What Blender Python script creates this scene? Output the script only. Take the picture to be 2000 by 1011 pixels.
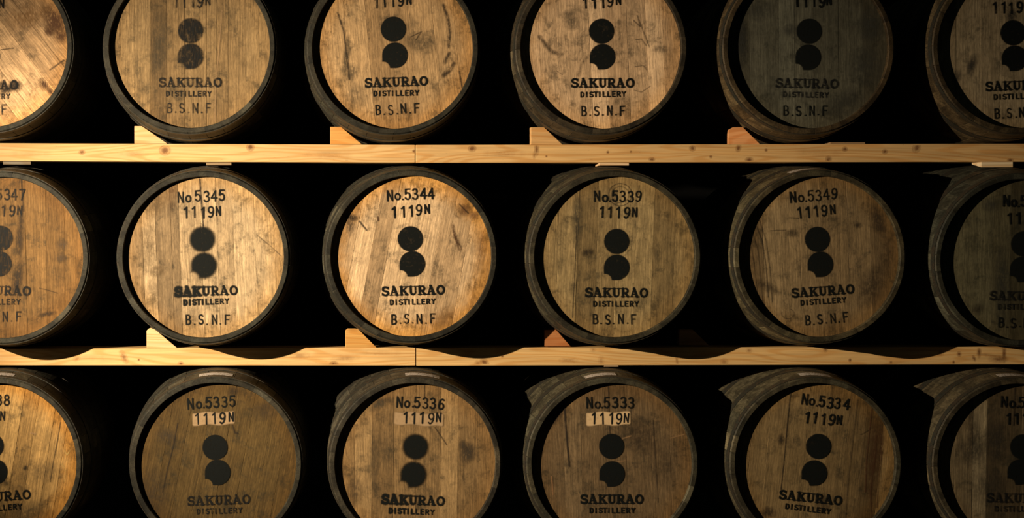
import bpy, math, random
import numpy as np
random.seed(7)
rng = np.random.default_rng(7)
for o in list(bpy.data.objects):
    bpy.data.objects.remove(o)
sc = bpy.context.scene
col = sc.collection
pi = math.pi

# ------------------------------------------------------------------ scale and camera
S = 0.28 / 168.0            # metres per photo pixel on the plane of the barrel fronts
VX, VY = 650.0, 450.0       # where the optical axis meets the photo
D = 6.0                     # camera distance to the barrel fronts
FLOOR = 1127.0
def WX(px): return (px - 1000.0) * S
def WZ(py): return (FLOOR - py) * S
def at(px, py, y=0.0):      # photo pixel -> world point on the plane at depth y
    k = (D + y) / D
    return (WX(VX + (px - VX) * k), y, WZ(VY + (py - VY) * k))

cd = bpy.data.cameras.new('camera'); cam = bpy.data.objects.new('camera', cd); col.objects.link(cam)
cam.location = (WX(VX), -D, WZ(VY)); cam.rotation_euler = (pi / 2, 0, 0)
cd.sensor_width = 36; cd.lens = 36 * D / (2000 * S)
cd.shift_x = (1000 - VX) / 2000; cd.shift_y = (VY - 505.5) / 2000
cd.clip_end = 60
sc.camera = cam

w = bpy.data.worlds.new('world'); sc.world = w; w.use_nodes = True
bg = w.node_tree.nodes['Background']; bg.inputs[0].default_value = (0.75, 1.0, 0.85, 1); bg.inputs[1].default_value = 0.008

LX, LY, LD = -860.0, 236.0, 1.9
ld = bpy.data.lights.new('spot_lamp', 'SPOT'); lamp = bpy.data.objects.new('spot_lamp', ld); col.objects.link(lamp)
lamp.location = (WX(LX), -LD, WZ(LY))
from mathutils import Vector, Matrix
tgt = Vector((WX(LX) + (LD) * math.tan(math.radians(52.5)), 0, WZ(530)))
lamp.rotation_euler = (tgt - lamp.location).to_track_quat('-Z', 'Y').to_euler()
ld.energy = 1050; ld.color = (1.0, 0.80, 0.55); ld.shadow_soft_size = 0.012
ld.spot_size = math.radians(54); ld.spot_blend = 1.0

vs = sc.view_settings
vs.view_transform = 'Standard'; vs.look = 'None'; vs.gamma = 1; vs.use_curve_mapping = False; vs.exposure = 0.0

# ------------------------------------------------------------------ material helpers
class NT:
    def __init__(s, name):
        s.m = bpy.data.materials.new(name); s.m.use_nodes = True
        s.t = s.m.node_tree; s.t.nodes.clear()
        s.out = s.n('ShaderNodeOutputMaterial')
    def n(s, typ, **kw):
        nd = s.t.nodes.new(typ)
        for k, v in kw.items(): setattr(nd, k, v)
        return nd
    def l(s, a, b): s.t.links.new(a, b)
    def val(s, nd, i, v):
        if hasattr(v, 'node'): s.l(v, nd.inputs[i])
        else: nd.inputs[i].default_value = v
    def math(s, op, a, b=0.0, clamp=False):
        nd = s.n('ShaderNodeMath', operation=op); nd.use_clamp = clamp
        s.val(nd, 0, a); s.val(nd, 1, b); return nd.outputs[0]
    def vmul(s, a, vec):
        nd = s.n('ShaderNodeVectorMath', operation='MULTIPLY'); s.val(nd, 0, a); nd.inputs[1].default_value = vec; return nd.outputs[0]
    def vadd(s, a, b):
        nd = s.n('ShaderNodeVectorMath', operation='ADD'); s.val(nd, 0, a); s.val(nd, 1, b); return nd.outputs[0]
    def noise(s, vec, scale, detail=3, rough=0.5, dist=0.0):
        nd = s.n('ShaderNodeTexNoise'); s.l(vec, nd.inputs['Vector'])
        nd.inputs['Scale'].default_value = scale; nd.inputs['Detail'].default_value = detail
        nd.inputs['Roughness'].default_value = rough; nd.inputs['Distortion'].default_value = dist
        return nd.outputs['Fac']
    def ramp(s, f, lo, hi, a=0.0, b=1.0):
        nd = s.n('ShaderNodeMapRange', interpolation_type='SMOOTHSTEP'); s.val(nd, 0, f)
        for i, v in enumerate((lo, hi, a, b)): nd.inputs[i + 1].default_value = v
        return nd.outputs[0]
    def mix(s, f, a, b, mode='MIX'):
        nd = s.n('ShaderNodeMix', data_type='RGBA', blend_type=mode)
        s.val(nd, 0, f)
        for i, v in ((6, a), (7, b)):
            if hasattr(v, 'node'): s.l(v, nd.inputs[i])
            else: nd.inputs[i].default_value = tuple(v) + ((1,) if len(v) == 3 else ())
        return nd.outputs[2]
    def scalecol(s, c, f):      # colour times a factor
        nd = s.n('ShaderNodeVectorMath', operation='SCALE'); s.l(c, nd.inputs[0]); s.val(nd, 3, f); return nd.outputs[0]
    def coords(s, seedmul=37.0):
        tc = s.n('ShaderNodeTexCoord'); oi = s.n('ShaderNodeObjectInfo')
        r = s.math('MULTIPLY', oi.outputs['Random'], seedmul)
        cb = s.n('ShaderNodeCombineXYZ'); s.l(r, cb.inputs[0]); s.l(r, cb.inputs[1]); s.l(r, cb.inputs[2])
        return tc.outputs['Object'], s.vadd(tc.outputs['Object'], cb.outputs[0]), oi
    def principled(s, color, rough=0.6, spec=0.3, metal=0.0, bump=None, bstr=0.3, bdist=0.001):
        p = s.n('ShaderNodeBsdfPrincipled')
        s.val(p, 'Base Color', color) if hasattr(color, 'node') else p.inputs['Base Color'].__setattr__('default_value', tuple(color) + (1,))
        s.val(p, 'Roughness', rough); p.inputs['Specular IOR Level'].default_value = spec; p.inputs['Metallic'].default_value = metal
        if bump is not None:
            b = s.n('ShaderNodeBump'); b.inputs['Strength'].default_value = bstr; b.inputs['Distance'].default_value = bdist
            s.l(bump, b.inputs['Height']); s.l(b.outputs[0], p.inputs['Normal'])
        return p
    def done(s, sh): s.l(sh.outputs[0], s.out.inputs[0]); return s.m

def mat_oak_head():
    s = NT('oak_head_board')
    raw, P, oi = s.coords()
    fib = s.noise(s.vmul(P, (1, 1, 0.035)), 420, 3, 0.6)
    fine = s.noise(s.vmul(P, (1, 1, 0.09)), 900, 2, 0.5)
    mid = s.noise(s.vmul(P, (1, 1, 0.06)), 75, 4, 0.6, 0.4)
    wide = s.noise(s.vmul(P, (1, 1, 0.2)), 22, 4, 0.6, 0.6)
    blot = s.noise(P, 16, 7, 0.68, 0.5)
    blot2 = s.noise(P, 55, 6, 0.7, 0.3)
    # cathedral figure: distorted bands drawn out along the board
    wv = s.n('ShaderNodeTexWave', wave_type='BANDS', bands_direction='X'); s.l(s.vmul(P, (1, 1, 0.22)), wv.inputs['Vector'])
    wv.inputs['Scale'].default_value = 34; wv.inputs['Distortion'].default_value = 9; wv.inputs['Detail'].default_value = 3; wv.inputs['Detail Scale'].default_value = 1.3
    f = s.ramp(fib, 0.3, 0.7, 0.76, 1.16)
    f = s.math('MULTIPLY', f, s.ramp(fine, 0.3, 0.7, 0.86, 1.12))
    f = s.math('MULTIPLY', f, s.ramp(mid, 0.3, 0.7, 0.88, 1.10))
    f = s.math('MULTIPLY', f, s.ramp(wide, 0.3, 0.7, 0.90, 1.08))
    f = s.math('MULTIPLY', f, s.ramp(wv.outputs['Fac'], 0.0, 1.0, 0.9, 1.06))
    mott = s.noise(s.vmul(P, (1, 1, 0.55)), 42, 5, 0.7, 0.6)
    f = s.math('MULTIPLY', f, s.ramp(mott, 0.32, 0.68, 0.82, 1.14))
    c = s.scalecol(oi.outputs['Color'], f)
    # grey weathering and ingrained dirt
    d = s.math('MULTIPLY', s.ramp(blot, 0.47, 0.64), s.ramp(blot2, 0.38, 0.6, 0.2, 1.0))
    c = s.mix(s.math('MULTIPLY', d, 0.78), c, s.mix(0.25, s.scalecol(c, 0.34), (0.05, 0.055, 0.04)))
    pores = s.ramp(s.noise(s.vmul(P, (1, 1, 0.10)), 620, 2, 0.5), 0.64, 0.74)
    c = s.mix(s.math('MULTIPLY', pores, 0.42), c, s.scalecol(c, 0.25))
    # old damp and spirit staining, golden brown and uneven, round the head joint
    ln = s.n('ShaderNodeVectorMath', operation='LENGTH'); s.l(s.vmul(raw, (1, 0, 1)), ln.inputs[0])
    rr = s.math('ADD', ln.outputs['Value'], s.math('MULTIPLY', blot, 0.10))
    e = s.ramp(rr, 0.235, 0.312)
    c = s.mix(s.math('MULTIPLY', e, oi.outputs['Alpha']), c, s.mix(1.0, c, (0.95, 0.70, 0.33), 'MULTIPLY'))
    h = s.math('ADD', fib, s.math('MULTIPLY', mid, 0.6))
    return s.done(s.principled(c, 0.72, 0.18, bump=h, bstr=0.35, bdist=0.0006))

def mat_stave(name='weathered_oak_stave', dk=1.0):
    s = NT(name)
    raw, P, oi = s.coords()
    fib = s.noise(s.vmul(P, (1, 0.05, 1)), 260, 3, 0.6)
    blot = s.noise(P, 20, 6, 0.65, 0.4)
    f = s.math('MULTIPLY', s.ramp(fib, 0.3, 0.7, 0.72, 1.22), s.ramp(blot, 0.38, 0.64, 0.5, 1.35))
    c = s.scalecol(oi.outputs['Color'], s.math('MULTIPLY', f, dk))
    return s.done(s.principled(c, 0.65, 0.25, bump=fib, bstr=0.4, bdist=0.001))

def mat_hoop():
    s = NT('dull_iron_hoop')
    raw, P, oi = s.coords()
    n1 = s.noise(P, 45, 6, 0.7); n2 = s.noise(P, 300, 3, 0.6)
    c = s.mix(s.ramp(n1, 0.42, 0.62), (0.032, 0.033, 0.026), (0.048, 0.036, 0.024))
    c = s.scalecol(c, s.ramp(n2, 0.3, 0.7, 0.6, 1.35))
    return s.done(s.principled(c, 0.55, 0.4, 0.35, bump=n2, bstr=0.3, bdist=0.0006))

def mat_pine():
    s = NT('pine_timber')
    raw, P, oi = s.coords()
    g1 = s.noise(s.vmul(P, (0.02, 1, 1)), 330, 3, 0.55)
    g2 = s.noise(s.vmul(P, (0.035, 1, 1)), 70, 4, 0.6, 0.3)
    nr = s.noise(s.vmul(P, (0.11, 0.6, 1)), 13, 1.5, 0.45)
    ring = s.ramp(s.math('SINE', s.math('MULTIPLY', nr, 95.0)), -0.3, 1.0)
    c = s.mix(s.math('MULTIPLY', ring, 0.62), oi.outputs['Color'], s.mix(1.0, oi.outputs['Color'], (0.84, 0.66, 0.45), 'MULTIPLY'))
    f = s.math('MULTIPLY', s.ramp(g1, 0.3, 0.7, 0.88, 1.08), s.ramp(g2, 0.3, 0.7, 0.88, 1.07))
    c = s.scalecol(c, f)
    sp = s.ramp(s.noise(s.vmul(P, (0.35, 1, 1)), 160, 2, 0.5), 0.70, 0.76)
    c = s.mix(s.math('MULTIPLY', sp, 0.35), c, s.scalecol(c, 0.5))
    return s.done(s.principled(c, 0.6, 0.25, bump=g1, bstr=0.15, bdist=0.0005))

def mat_layer(name, color, rough, lo, hi, amin, nscale, stretch=0.12, objcol=False):
    """thin layer of paint / stain: coverage from the mesh attribute, worn away along the grain"""
    s = NT(name)
    at_ = s.n('ShaderNodeAttribute'); at_.attribute_name = 'alpha'
    raw, P, oi = s.coords()
    n = s.noise(s.vmul(P, (1, 1, stretch)), nscale, 4, 0.6)
    n2 = s.noise(P, nscale * 0.18, 5, 0.65)
    wear = s.math('MULTIPLY', s.ramp(n, lo, hi, amin, 1.0), s.ramp(n2, 0.30, 0.52, amin, 1.0))
    a = s.math('MULTIPLY', at_.outputs['Fac'], wear, True)
    p = s.principled(oi.outputs['Color'] if objcol else color, rough, 0.25 if objcol else 0.12)
    tr = s.n('ShaderNodeBsdfTransparent'); mx = s.n('ShaderNodeMixShader')
    s.l(a, mx.inputs[0]); s.l(tr.outputs[0], mx.inputs[1]); s.l(p.outputs[0], mx.inputs[2])
    s.l(mx.outputs[0], s.out.inputs[0]); return s.m

def mat_paper():
    s = NT('paper_label')
    raw, P, oi = s.coords()
    n = s.noise(P, 400, 3, 0.6)
    v = s.n('ShaderNodeTexVoronoi'); s.l(s.vmul(P, (1, 0.6, 1)), v.inputs['Vector']); v.inputs['Scale'].default_value = 170
    k = s.ramp(v.outputs['Distance'], 0.28, 0.36)
    c = s.mix(s.math('MULTIPLY', s.ramp(n, 0.35, 0.45), s.math('SUBTRACT', 1.0, k)), (0.46, 0.41, 0.37), (0.07, 0.065, 0.06))
    return s.done(s.principled(c, 0.6, 0.3))

def mat_plain(name, c0, c1, scale, rough=0.85):
    s = NT(name); raw, P, oi = s.coords()
    n = s.noise(P, scale, 6, 0.6)
    return s.done(s.principled(s.mix(s.ramp(n, 0.3, 0.7), c0, c1), rough, 0.15, bump=n, bstr=0.2, bdist=0.002))

M_HEAD, M_STAVE, M_HOOP, M_PINE, M_PAPER = mat_oak_head(), mat_stave(), mat_hoop(), mat_pine(), mat_paper()
M_INK = mat_layer('black_stencil_paint', (0.006, 0.0075, 0.0075), 0.6, 0.28, 0.42, 0.80, 500)
M_INKWORN = mat_layer('worn_black_stencil_paint', (0.010, 0.011, 0.012), 0.6, 0.36, 0.60, 0.55, 300)
M_CHIME = mat_stave('dark_chime_end_grain', 0.62)
M_STAIN = mat_layer('dark_wood_stain', (0.03, 0.02, 0.012), 0.7, 0.30, 0.56, 0.25, 240, 0.3, objcol=True)
M_LINE = mat_layer('dark_crack_or_scratch', (0.03, 0.02, 0.012), 0.7, 0.30, 0.50, 0.55, 240, 0.3, objcol=True)
M_BARE = mat_layer('freshly_sanded_oak', (0.5, 0.36, 0.22), 0.7, 0.30, 0.42, 0.80, 300, 0.2, objcol=True)
M_KNOT = mat_layer('pine_knot', (0.2, 0.1, 0.04), 0.6, 0.30, 0.60, 0.55, 600, 1.0, objcol=True)
M_FLOOR = mat_plain('dark_concrete_floor', (0.020, 0.020, 0.019), (0.034, 0.033, 0.030), 6)
M_WALL = mat_plain('dark_painted_wall', (0.004, 0.004, 0.004), (0.006, 0.006, 0.006), 4)

# ------------------------------------------------------------------ mesh helpers
def mesh(name, vs_, fs, mat, smooth=False):
    me = bpy.data.meshes.new(name); me.from_pydata([tuple(v) for v in vs_], [], fs); me.materials.append(mat)
    if smooth: me.polygons.foreach_set('use_smooth', [True] * len(me.polygons))
    me.update(); return me
def link(name, me, parent=None, color=None, loc=None, rot=None, label=None):
    o = bpy.data.objects.new(name, me); col.objects.link(o)
    if parent is not None: o.parent = parent
    if color is not None: o.color = (color[0], color[1], color[2], color[3] if len(color) > 3 else 1)
    if loc is not None: o.location = loc
    if rot is not None: o.rotation_euler = rot
    if label: o['label'] = label
    return o
def prism(poly, y0, y1, back=None):
    """front polygon (x,z) pushed from depth y0 to y1"""
    n = len(poly)
    v = [(x, y0, z) for x, z in poly] + [(x, y1, z) for x, z in (back or poly)]
    f = [list(range(n))[::-1], [n + i for i in range(n)]]
    for i in range(n): j = (i + 1) % n; f.append([i, j, n + j, n + i])
    # make the front face look to -y whatever the winding
    a = sum(poly[i][0] * poly[(i + 1) % n][1] - poly[(i + 1) % n][0] * poly[i][1] for i in range(n))
    if a > 0: f = [g[::-1] for g in f]
    return v, f
def bevel(o, wdt, seg=2):
    m = o.modifiers.new('bevel', 'BEVEL'); m.width = wdt; m.segments = seg; m.limit_method = 'ANGLE'; m.angle_limit = 0.6
    return o

# ------------------------------------------------------------------ strokes, glyphs and coverage layers
def arc(cx, cy, rx, ry, a0, a1, n=9):
    return [(cx + rx * math.cos(math.radians(a0 + (a1 - a0) * i / (n - 1))), cy + ry * math.sin(math.radians(a0 + (a1 - a0) * i / (n - 1)))) for i in range(n)]
# gothic figures: unit height, width about .52, list of polylines
G = {
 '1': [[(.06, .80), (.27, .98)], [(.27, 1), (.27, 0)]],
 '3': [arc(.25, .75, .21, .25, 150, -90), arc(.25, .26, .25, .27, 90, -150)],
 '4': [[(.40, 0), (.40, 1), (.0, .30), (.54, .30)]],
 '5': [[(.48, 1), (.10, 1), (.06, .54)], arc(.25, .33, .25, .33, 135, -150)],
 '6': [arc(.26, .29, .23, .29, 0, 360, 14), [(.03, .32), (.06, .62), (.18, .90), (.34, 1), (.48, .90)]],
 '7': [[(.02, 1), (.50, 1), (.34, .55), (.20, 0)]],
 '8': [arc(.26, .76, .19, .24, 0, 360, 12), arc(.26, .26, .24, .26, 0, 360, 12)],
 '9': [arc(.26, .71, .23, .29, 0, 360, 14), [(.49, .68), (.46, .38), (.34, .10), (.18, 0), (.04, .10)]],
 'N': [[(.04, 0), (.04, 1), (.50, 0), (.50, 1)]],
 'o': [arc(.26, .30, .23, .30, 0, 360, 14)],
 '.': [[(.1, .02), (.1, .03)]],
 'B': [[(.05, 0), (.05, 1), (.26, 1)], [(.05, .52), (.28, .52)], [(.05, 0), (.28, 0)], arc(.26, .76, .19, .24, 90, -90), arc(.27, .26, .23, .26, 90, -90)],
 'S': [arc(.26, .75, .21, .25, 30, 270) , arc(.26, .25, .22, .25, 90, -150)],
 'F': [[(.05, 0), (.05, 1), (.48, 1)], [(.05, .53), (.40, .53)]],
 'D': [[(.1, 0), (.1, 1)], [(.1, 1), (.3, 1)], [(.1, 0), (.3, 0)], arc(.30, .5, .34, .5, 90, -90)],
 'I': [[(.3, 0), (.3, 1)]],
 'T': [[(.0, 1), (.66, 1)], [(.33, 0), (.33, 1)]],
 'L': [[(.1, 1), (.1, 0), (.58, 0)]],
 'E': [[(.6, 1), (.1, 1), (.1, 0), (.6, 0)], [(.1, .52), (.52, .52)]],
 'R': [[(.1, 0), (.1, 1), (.36, 1)], arc(.36, .74, .24, .26, 90, -90), [(.36, .48), (.1, .48)], [(.34, .48), (.64, 0)]],
 'Y': [[(.0, 1), (.32, .5), (.64, 1)], [(.32, .5), (.32, 0)]],
}
# slab-serif capitals: (polyline, stroke width)
SL = {
 'S': [(arc(.40, .73, .28, .22, 35, 262), .19), (arc(.40, .27, .31, .23, 98, -150), .19), ([(.72, .70), (.72, .95)], .09), ([(.06, .06), (.06, .30)], .09)],
 'A': [([(.16, .05), (.44, .97)], .12), ([(.44, .97), (.80, .05)], .23), ([(.24, .34), (.68, .34)], .11), ([(.0, .05), (.32, .05)], .11), ([(.58, .05), (1.0, .05)], .11)],
 'K': [([(.22, .05), (.22, .95)], .21), ([(.05, .05), (.42, .05)], .11), ([(.05, .95), (.42, .95)], .11), ([(.30, .42), (.80, .92)], .13), ([(.46, .55), (.82, .06)], .21), ([(.60, .95), (.95, .95)], .11), ([(.64, .05), (1.0, .05)], .11)],
 'U': [([(.22, .95), (.22, .34)] + arc(.48, .34, .26, .27, 180, 270, 5), .20), (arc(.48, .34, .26, .27, 270, 360, 5) + [(.74, .95)], .13), ([(.04, .95), (.40, .95)], .11), ([(.58, .95), (.92, .95)], .11)],
 'R': [([(.22, .05), (.22, .95)], .21), ([(.05, .05), (.42, .05)], .11), ([(.05, .95), (.50, .95)], .11), (arc(.50, .71, .24, .24, 90, -90), .17), ([(.26, .47), (.50, .47)], .11), ([(.46, .47), (.78, .06)], .21), ([(.64, .05), (.98, .05)], .11)],
 'O': [(arc(.47, .5, .36, .44, 0, 360, 18), .19)],
}
def jit(k): return float(rng.normal(0, k))
def segs_plain(text, widths, height, stroke, jitter=0.0, small=()):
    """place gothic characters at given left offsets (px); returns segments [x0,y0,x1,y1,halfwidth]"""
    out = []; tot = max(widths) + height * .52
    for i, (ch, x) in enumerate(zip(text, widths)):
        h = height * (0.80 if i in small else 1.0); y0 = height - h if i in small else 0
        kw = 1 + float(np.clip(rng.normal(0, .10), -.18, .2))
        dx, dy, ra = jit(jitter), jit(jitter), math.radians(jit(jitter * 2.0))
        for pl in G[ch]:
            pts = []
            for (a, b) in pl:
                u, v = a * h, b * h
                u, v = u * math.cos(ra) - v * math.sin(ra), u * math.sin(ra) + v * math.cos(ra)
                pts.append((x + u + dx - tot / 2, y0 + v + dy - height / 2))
            hw = stroke / 2 * (kw if ch != '.' else 1.15)
            for p, q in zip(pts, pts[1:]): out.append((*p, *q, hw))
    return out
def segs_number(num): # "No.5344"
    txt = 'No.' + num if num != '5345' else 'No' + num
    pos = [0, 16, 29, 35, 50.5, 66, 81.5] if num != '5345' else [0, 15, 35, 52, 66.5, 80.5]
    return segs_plain(txt, pos, 20, 3.1, 0.6)
def segs_batch(): return segs_plain('1119N', [0, 16.5, 33, 48, 64], 20.5, 3.15, 0.65, small=(4,))
def segs_initials(): return segs_plain('B.S.N.F', [0, 14.5, 24, 39.5, 50, 65, 75.5], 18, 2.5, 0.5)
def segs_sub():
    out = []
    pos = [0, 9.2, 17.2, 26.5, 34.2, 43.5, 52.6, 61.8, 71.5, 81.8]
    for ch, x in zip('DISTILLERY', pos):
        ofs = -1.6 if ch == 'I' else 0
        for pl in G[ch]:
            k = 1.25 if ch == 'S' else 1.0
            pts = [(x + ofs * 0 + a * 10.0 * k + (0.8 if ch == 'S' else 0) - 45, b * 9.2 - 4.6) for a, b in pl]
            for p, q in zip(pts, pts[1:]): out.append((*p, *q, 1.25))
    return out
def segs_name():
    out = []
    for i, ch in enumerate('SAKURAO'):
        x = [0, 15.5, 34.5, 53, 70.5, 88, 107][i] - 61
        wd = 17.5
        for pl, t in SL[ch]:
            pts = [(x + a * wd, b * 17.5 - 8.75) for a, b in pl]
            for p, q in zip(pts, pts[1:]): out.append((*p, *q, t * 17.5 / 2 * 1.22))
    return out
def sd_segs(U, V, segs, grow=None):
    d = np.full(U.shape, 1e9)
    for x0, y0, x1, y1, hw in segs:
        dx, dy = x1 - x0, y1 - y0; L2 = dx * dx + dy * dy + 1e-9
        t = np.clip(((U - x0) * dx + (V - y0) * dy) / L2, 0, 1)
        dd = np.hypot(U - x0 - t * dx, V - y0 - t * dy) - hw
        np.minimum(d, dd, out=d)
    return d
def smooth(d, soft):            # signed distance -> coverage
    t = np.clip(0.5 - d / (2 * soft), 0, 1); return t * t * (3 - 2 * t)

def layer(name, parent, c, px, py, ang, half_u, half_v, cell, fn, mat, off, rise, color=None, label=None):
    """a sheet of paint or stain lying on the head; (px,py) photo position, c barrel centre, fn(U,V)->coverage"""
    k = (D + HREC) / D
    nu, nv = int(2 * half_u / cell) + 2, int(2 * half_v / cell) + 2
    u = np.linspace(-half_u, half_u, nu); v = np.linspace(-half_v, half_v, nv)
    U, V = np.meshgrid(u, v)
    A = fn(U, V)
    ca, sa = math.cos(math.radians(ang)), math.sin(math.radians(ang))
    X = U * ca - V * sa; Z = U * sa + V * ca
    gx = VX + (px - VX) * k - c[0]; gz = -(VY + (py - VY) * k - c[1])
    X = (X + gx) * S; Z = (Z + gz) * S
    A = np.where(np.hypot(X, Z) > R_IN - 0.001, 0, A)
    q = (A[:-1, :-1] > .004) | (A[1:, :-1] > .004) | (A[:-1, 1:] > .004) | (A[1:, 1:] > .004)
    rmax = np.hypot(X, Z); q &= (rmax[:-1, :-1] < R_IN) & (rmax[1:, 1:] < R_IN) & (rmax[1:, :-1] < R_IN) & (rmax[:-1, 1:] < R_IN)
    jj, ii = np.nonzero(q)
    if len(jj) == 0: return None
    base = jj * nu + ii
    quads = np.stack([base, base + 1, base + nu + 1, base + nu], 1)
    used, inv = np.unique(quads, return_inverse=True); quads = inv.reshape(quads.shape)
    co = np.stack([X.ravel()[used], np.full(len(used), HREC - rise), Z.ravel()[used]], 1).astype(np.float32)
    me = bpy.data.meshes.new(name); n = len(quads)
    me.vertices.add(len(used)); me.vertices.foreach_set('co', co.ravel())
    me.loops.add(n * 4); me.loops.foreach_set('vertex_index', quads.ravel().astype(np.int32))
    me.polygons.add(n); me.polygons.foreach_set('loop_start', np.arange(0, n * 4, 4, dtype=np.int32))
    me.update(calc_edges=True)
    a = me.attributes.new('alpha', 'FLOAT', 'POINT'); a.data.foreach_set('value', A.ravel()[used].astype(np.float32))
    me.materials.append(mat)
    return link(name, me, parent, color=color, loc=off, label=label)

# ------------------------------------------------------------------ barrel pieces
L = 0.88; R0 = 0.280; BETA = 0.100; R_IN = 157 * S; HREC = 0.020
P_RAIL = 0.168; W_RAIL = 0.130
def R_at(y): u = (L / 2 - y) / (L / 2); return R0 * (1 + BETA * (1 - u * u))
RB = R_at(L / 2)

ys = [0.004, 0.02, 0.05, 0.09, 0.14, 0.19, 0.25, 0.32, 0.40, 0.48, 0.56, 0.63, 0.69, 0.74, 0.79, 0.83, 0.86, L - 0.004]
def stave_mesh(k, a0, a1):
    g = 0.0011 / R0
    angs = [a0, a0 + g, a0 * .75 + a1 * .25, (a0 + a1) / 2, a0 * .25 + a1 * .75, a1 - g, a1]
    prof = [(0.0, R_IN + 0.002)] + [(0.0, R0 - 0.0035)] + [(y, R_at(y)) for y in ys] + [(L, R0 - 0.0035), (L, R_IN + 0.002)] \
        + [(L - 0.003, R_IN)] + [(L - 0.06, R_IN)] + [(L / 2, R_at(L / 2) - 0.025)] + [(0.06, R_IN)] + [(0.003, R_IN)]
    n = len(prof); v = []; f = []
    for q, a in enumerate(angs):
        for y, r in prof:
            if q in (0, len(angs) - 1) and r > R_IN + .004: r -= .0016
            v.append((r * math.sin(a), y, r * math.cos(a)))
    for i in range(len(angs) - 1):
        for j in range(n): f.append([i * n + j, i * n + (j + 1) % n, (i + 1) * n + (j + 1) % n, (i + 1) * n + j])
    f.append(list(range(n))[::-1]); f.append([(len(angs) - 1) * n + j for j in range(n)])
    me = mesh('stave', v, f, M_STAVE); me.materials.append(M_CHIME)
    for p in me.polygons:
        if p.center.y < .0035 or p.center.y > L - .0035 or (p.center.y < .045 and math.hypot(p.center.x, p.center.z) < R_IN + .001): p.material_index = 1
    return me
NST = 26
wd = np.array([random.uniform(0.75, 1.25) for _ in range(NST)]); ed = np.concatenate([[0], np.cumsum(wd) / wd.sum() * 2 * pi])
STAVES = [stave_mesh(k, ed[k], ed[k + 1]) for k in range(NST)]

def hoop_mesh(y0, y1, th=0.0022, n=112):
    prof = [(y0, R_at(y0) + .0002), (y0, R_at(y0) + th), ((y0 + y1) / 2, R_at((y0 + y1) / 2) + th), (y1, R_at(y1) + th), (y1, R_at(y1) + .0002)]
    m = len(prof); v = []; f = []
    for i in range(n):
        a = 2 * pi * i / n
        for y, r in prof: v.append((r * math.sin(a), y, r * math.cos(a)))
    for i in range(n):
        i2 = (i + 1) % n
        for j in range(m - 1): f.append([i * m + j, i * m + j + 1, i2 * m + j + 1, i2 * m + j])
    return mesh('hoop', v, f, M_HOOP, False)
HOOPS = [hoop_mesh(a, b) for a, b in ((.005, .030), (.122, .160), (.305, .348), (L - .348, L - .305), (L - .160, L - .122), (L - .030, L - .005))]

def board_mesh(e0, e1, radius=None, y=0.0):
    """a head board: the strip e0..e1 (m) of the round head, grain along z"""
    r = (R_IN + 0.004); g = random.choice((.0001, .0001, .00035))
    a, b = max(e0 + g, -r + .002), min(e1 - g, r - .002)
    xs = [a + (b - a) * i / 7 for i in range(8)]
    pts = [(x, math.sqrt(max(r * r - x * x, 1e-6))) for x in xs] + [(x, -math.sqrt(max(r * r - x * x, 1e-6))) for x in reversed(xs)]
    n = len(pts); bw = 0.00055
    cx = (a + b) / 2
    def inset(p): return (p[0] + (bw if p[0] < cx else -bw) * (1 if abs(p[0] - a) < 1e-6 or abs(p[0] - b) < 1e-6 else 0), p[1])
    ins = [inset(p) for p in pts]
    v = [(x, y, z) for x, z in ins] + [(x, y + bw, z) for x, z in pts] + [(x, y + 0.022, z) for x, z in pts]
    f = [list(range(n))]
    for i in range(n):
        j = (i + 1) % n
        f.append([j, i, n + i, n + j]); f.append([n + j, n + i, 2 * n + i, 2 * n + j])
    f.append([2 * n + i for i in range(n)][::-1])
    return mesh('head_board', v, f, M_HEAD)

def label_mesh(a0, a1, y0, y1, n=10):
    v = []; f = []
    for t in (0.0006, 0.0010):
        for i in range(n + 1):
            a = a0 + (a1 - a0) * i / n
            for y in (y0, (y0 + y1) / 2, y1): r = R_at(y) + t; v.append((r * math.sin(a), y, r * math.cos(a)))
    m = 3 * (n + 1)
    for i in range(n):
        for j in range(2):
            q = [3 * i + j, 3 * i + j + 1, 3 * i + 4 + j, 3 * i + 3 + j]
            f.append([m + x for x in q]); f.append(q[::-1])
    for i in range(n):
        for j in (0, 2):
            q = [3 * i + j, 3 * (i + 1) + j, m + 3 * (i + 1) + j, m + 3 * i + j]; f.append(q)
    for i in (0, n):
        for j in range(2): f.append([3 * i + j, 3 * i + j + 1, m + 3 * i + j + 1, m + 3 * i + j])
    return mesh('paper_label', v, f, M_PAPER)

def blobs(lst, soft=0.5):
    """stain coverage from soft ellipses (du,dv,ru,rv,rot,strength) and strokes"""
    def fn(U, V):
        A = np.zeros(U.shape)
        for (x, y, ru, rv, rot, s_) in lst:
            c_, s2 = math.cos(math.radians(rot)), math.sin(math.radians(rot))
            a = ((U - x) * c_ + (V - y) * s2) / ru; b = (-(U - x) * s2 + (V - y) * c_) / rv
            A = np.maximum(A, s_ * np.clip(1.25 - 1.1 * np.sqrt(a * a + b * b), 0, 1) ** 0.8)
        return np.clip(A, 0, 1)
    return fn
def strokes(lst, soft):
    segs = []
    for pts, wd_ in lst:
        for p, q in zip(pts, pts[1:]): segs.append((*p, *q, wd_ / 2))
    return segs, soft
def emblem(dx, dy, soft, bump=0.0):
    """two touching discs; the lower one squared at its lower left with a round bite taken out"""
    def fn(U, V):
        d1 = np.hypot(U + dx / 2, V - dy / 2) - 24.6
        x, y = U - dx / 2, V + dy / 2
        d2 = np.hypot(x, y) - 25
        sq = np.maximum(np.maximum(-x - 25, x), np.maximum(y, -y - 25))
        d2 = np.minimum(d2, sq)
        d2 = np.maximum(d2, 13.5 - np.hypot(x + 23, y + 26))
        return smooth(np.minimum(d1, d2), soft)
    return fn

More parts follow.
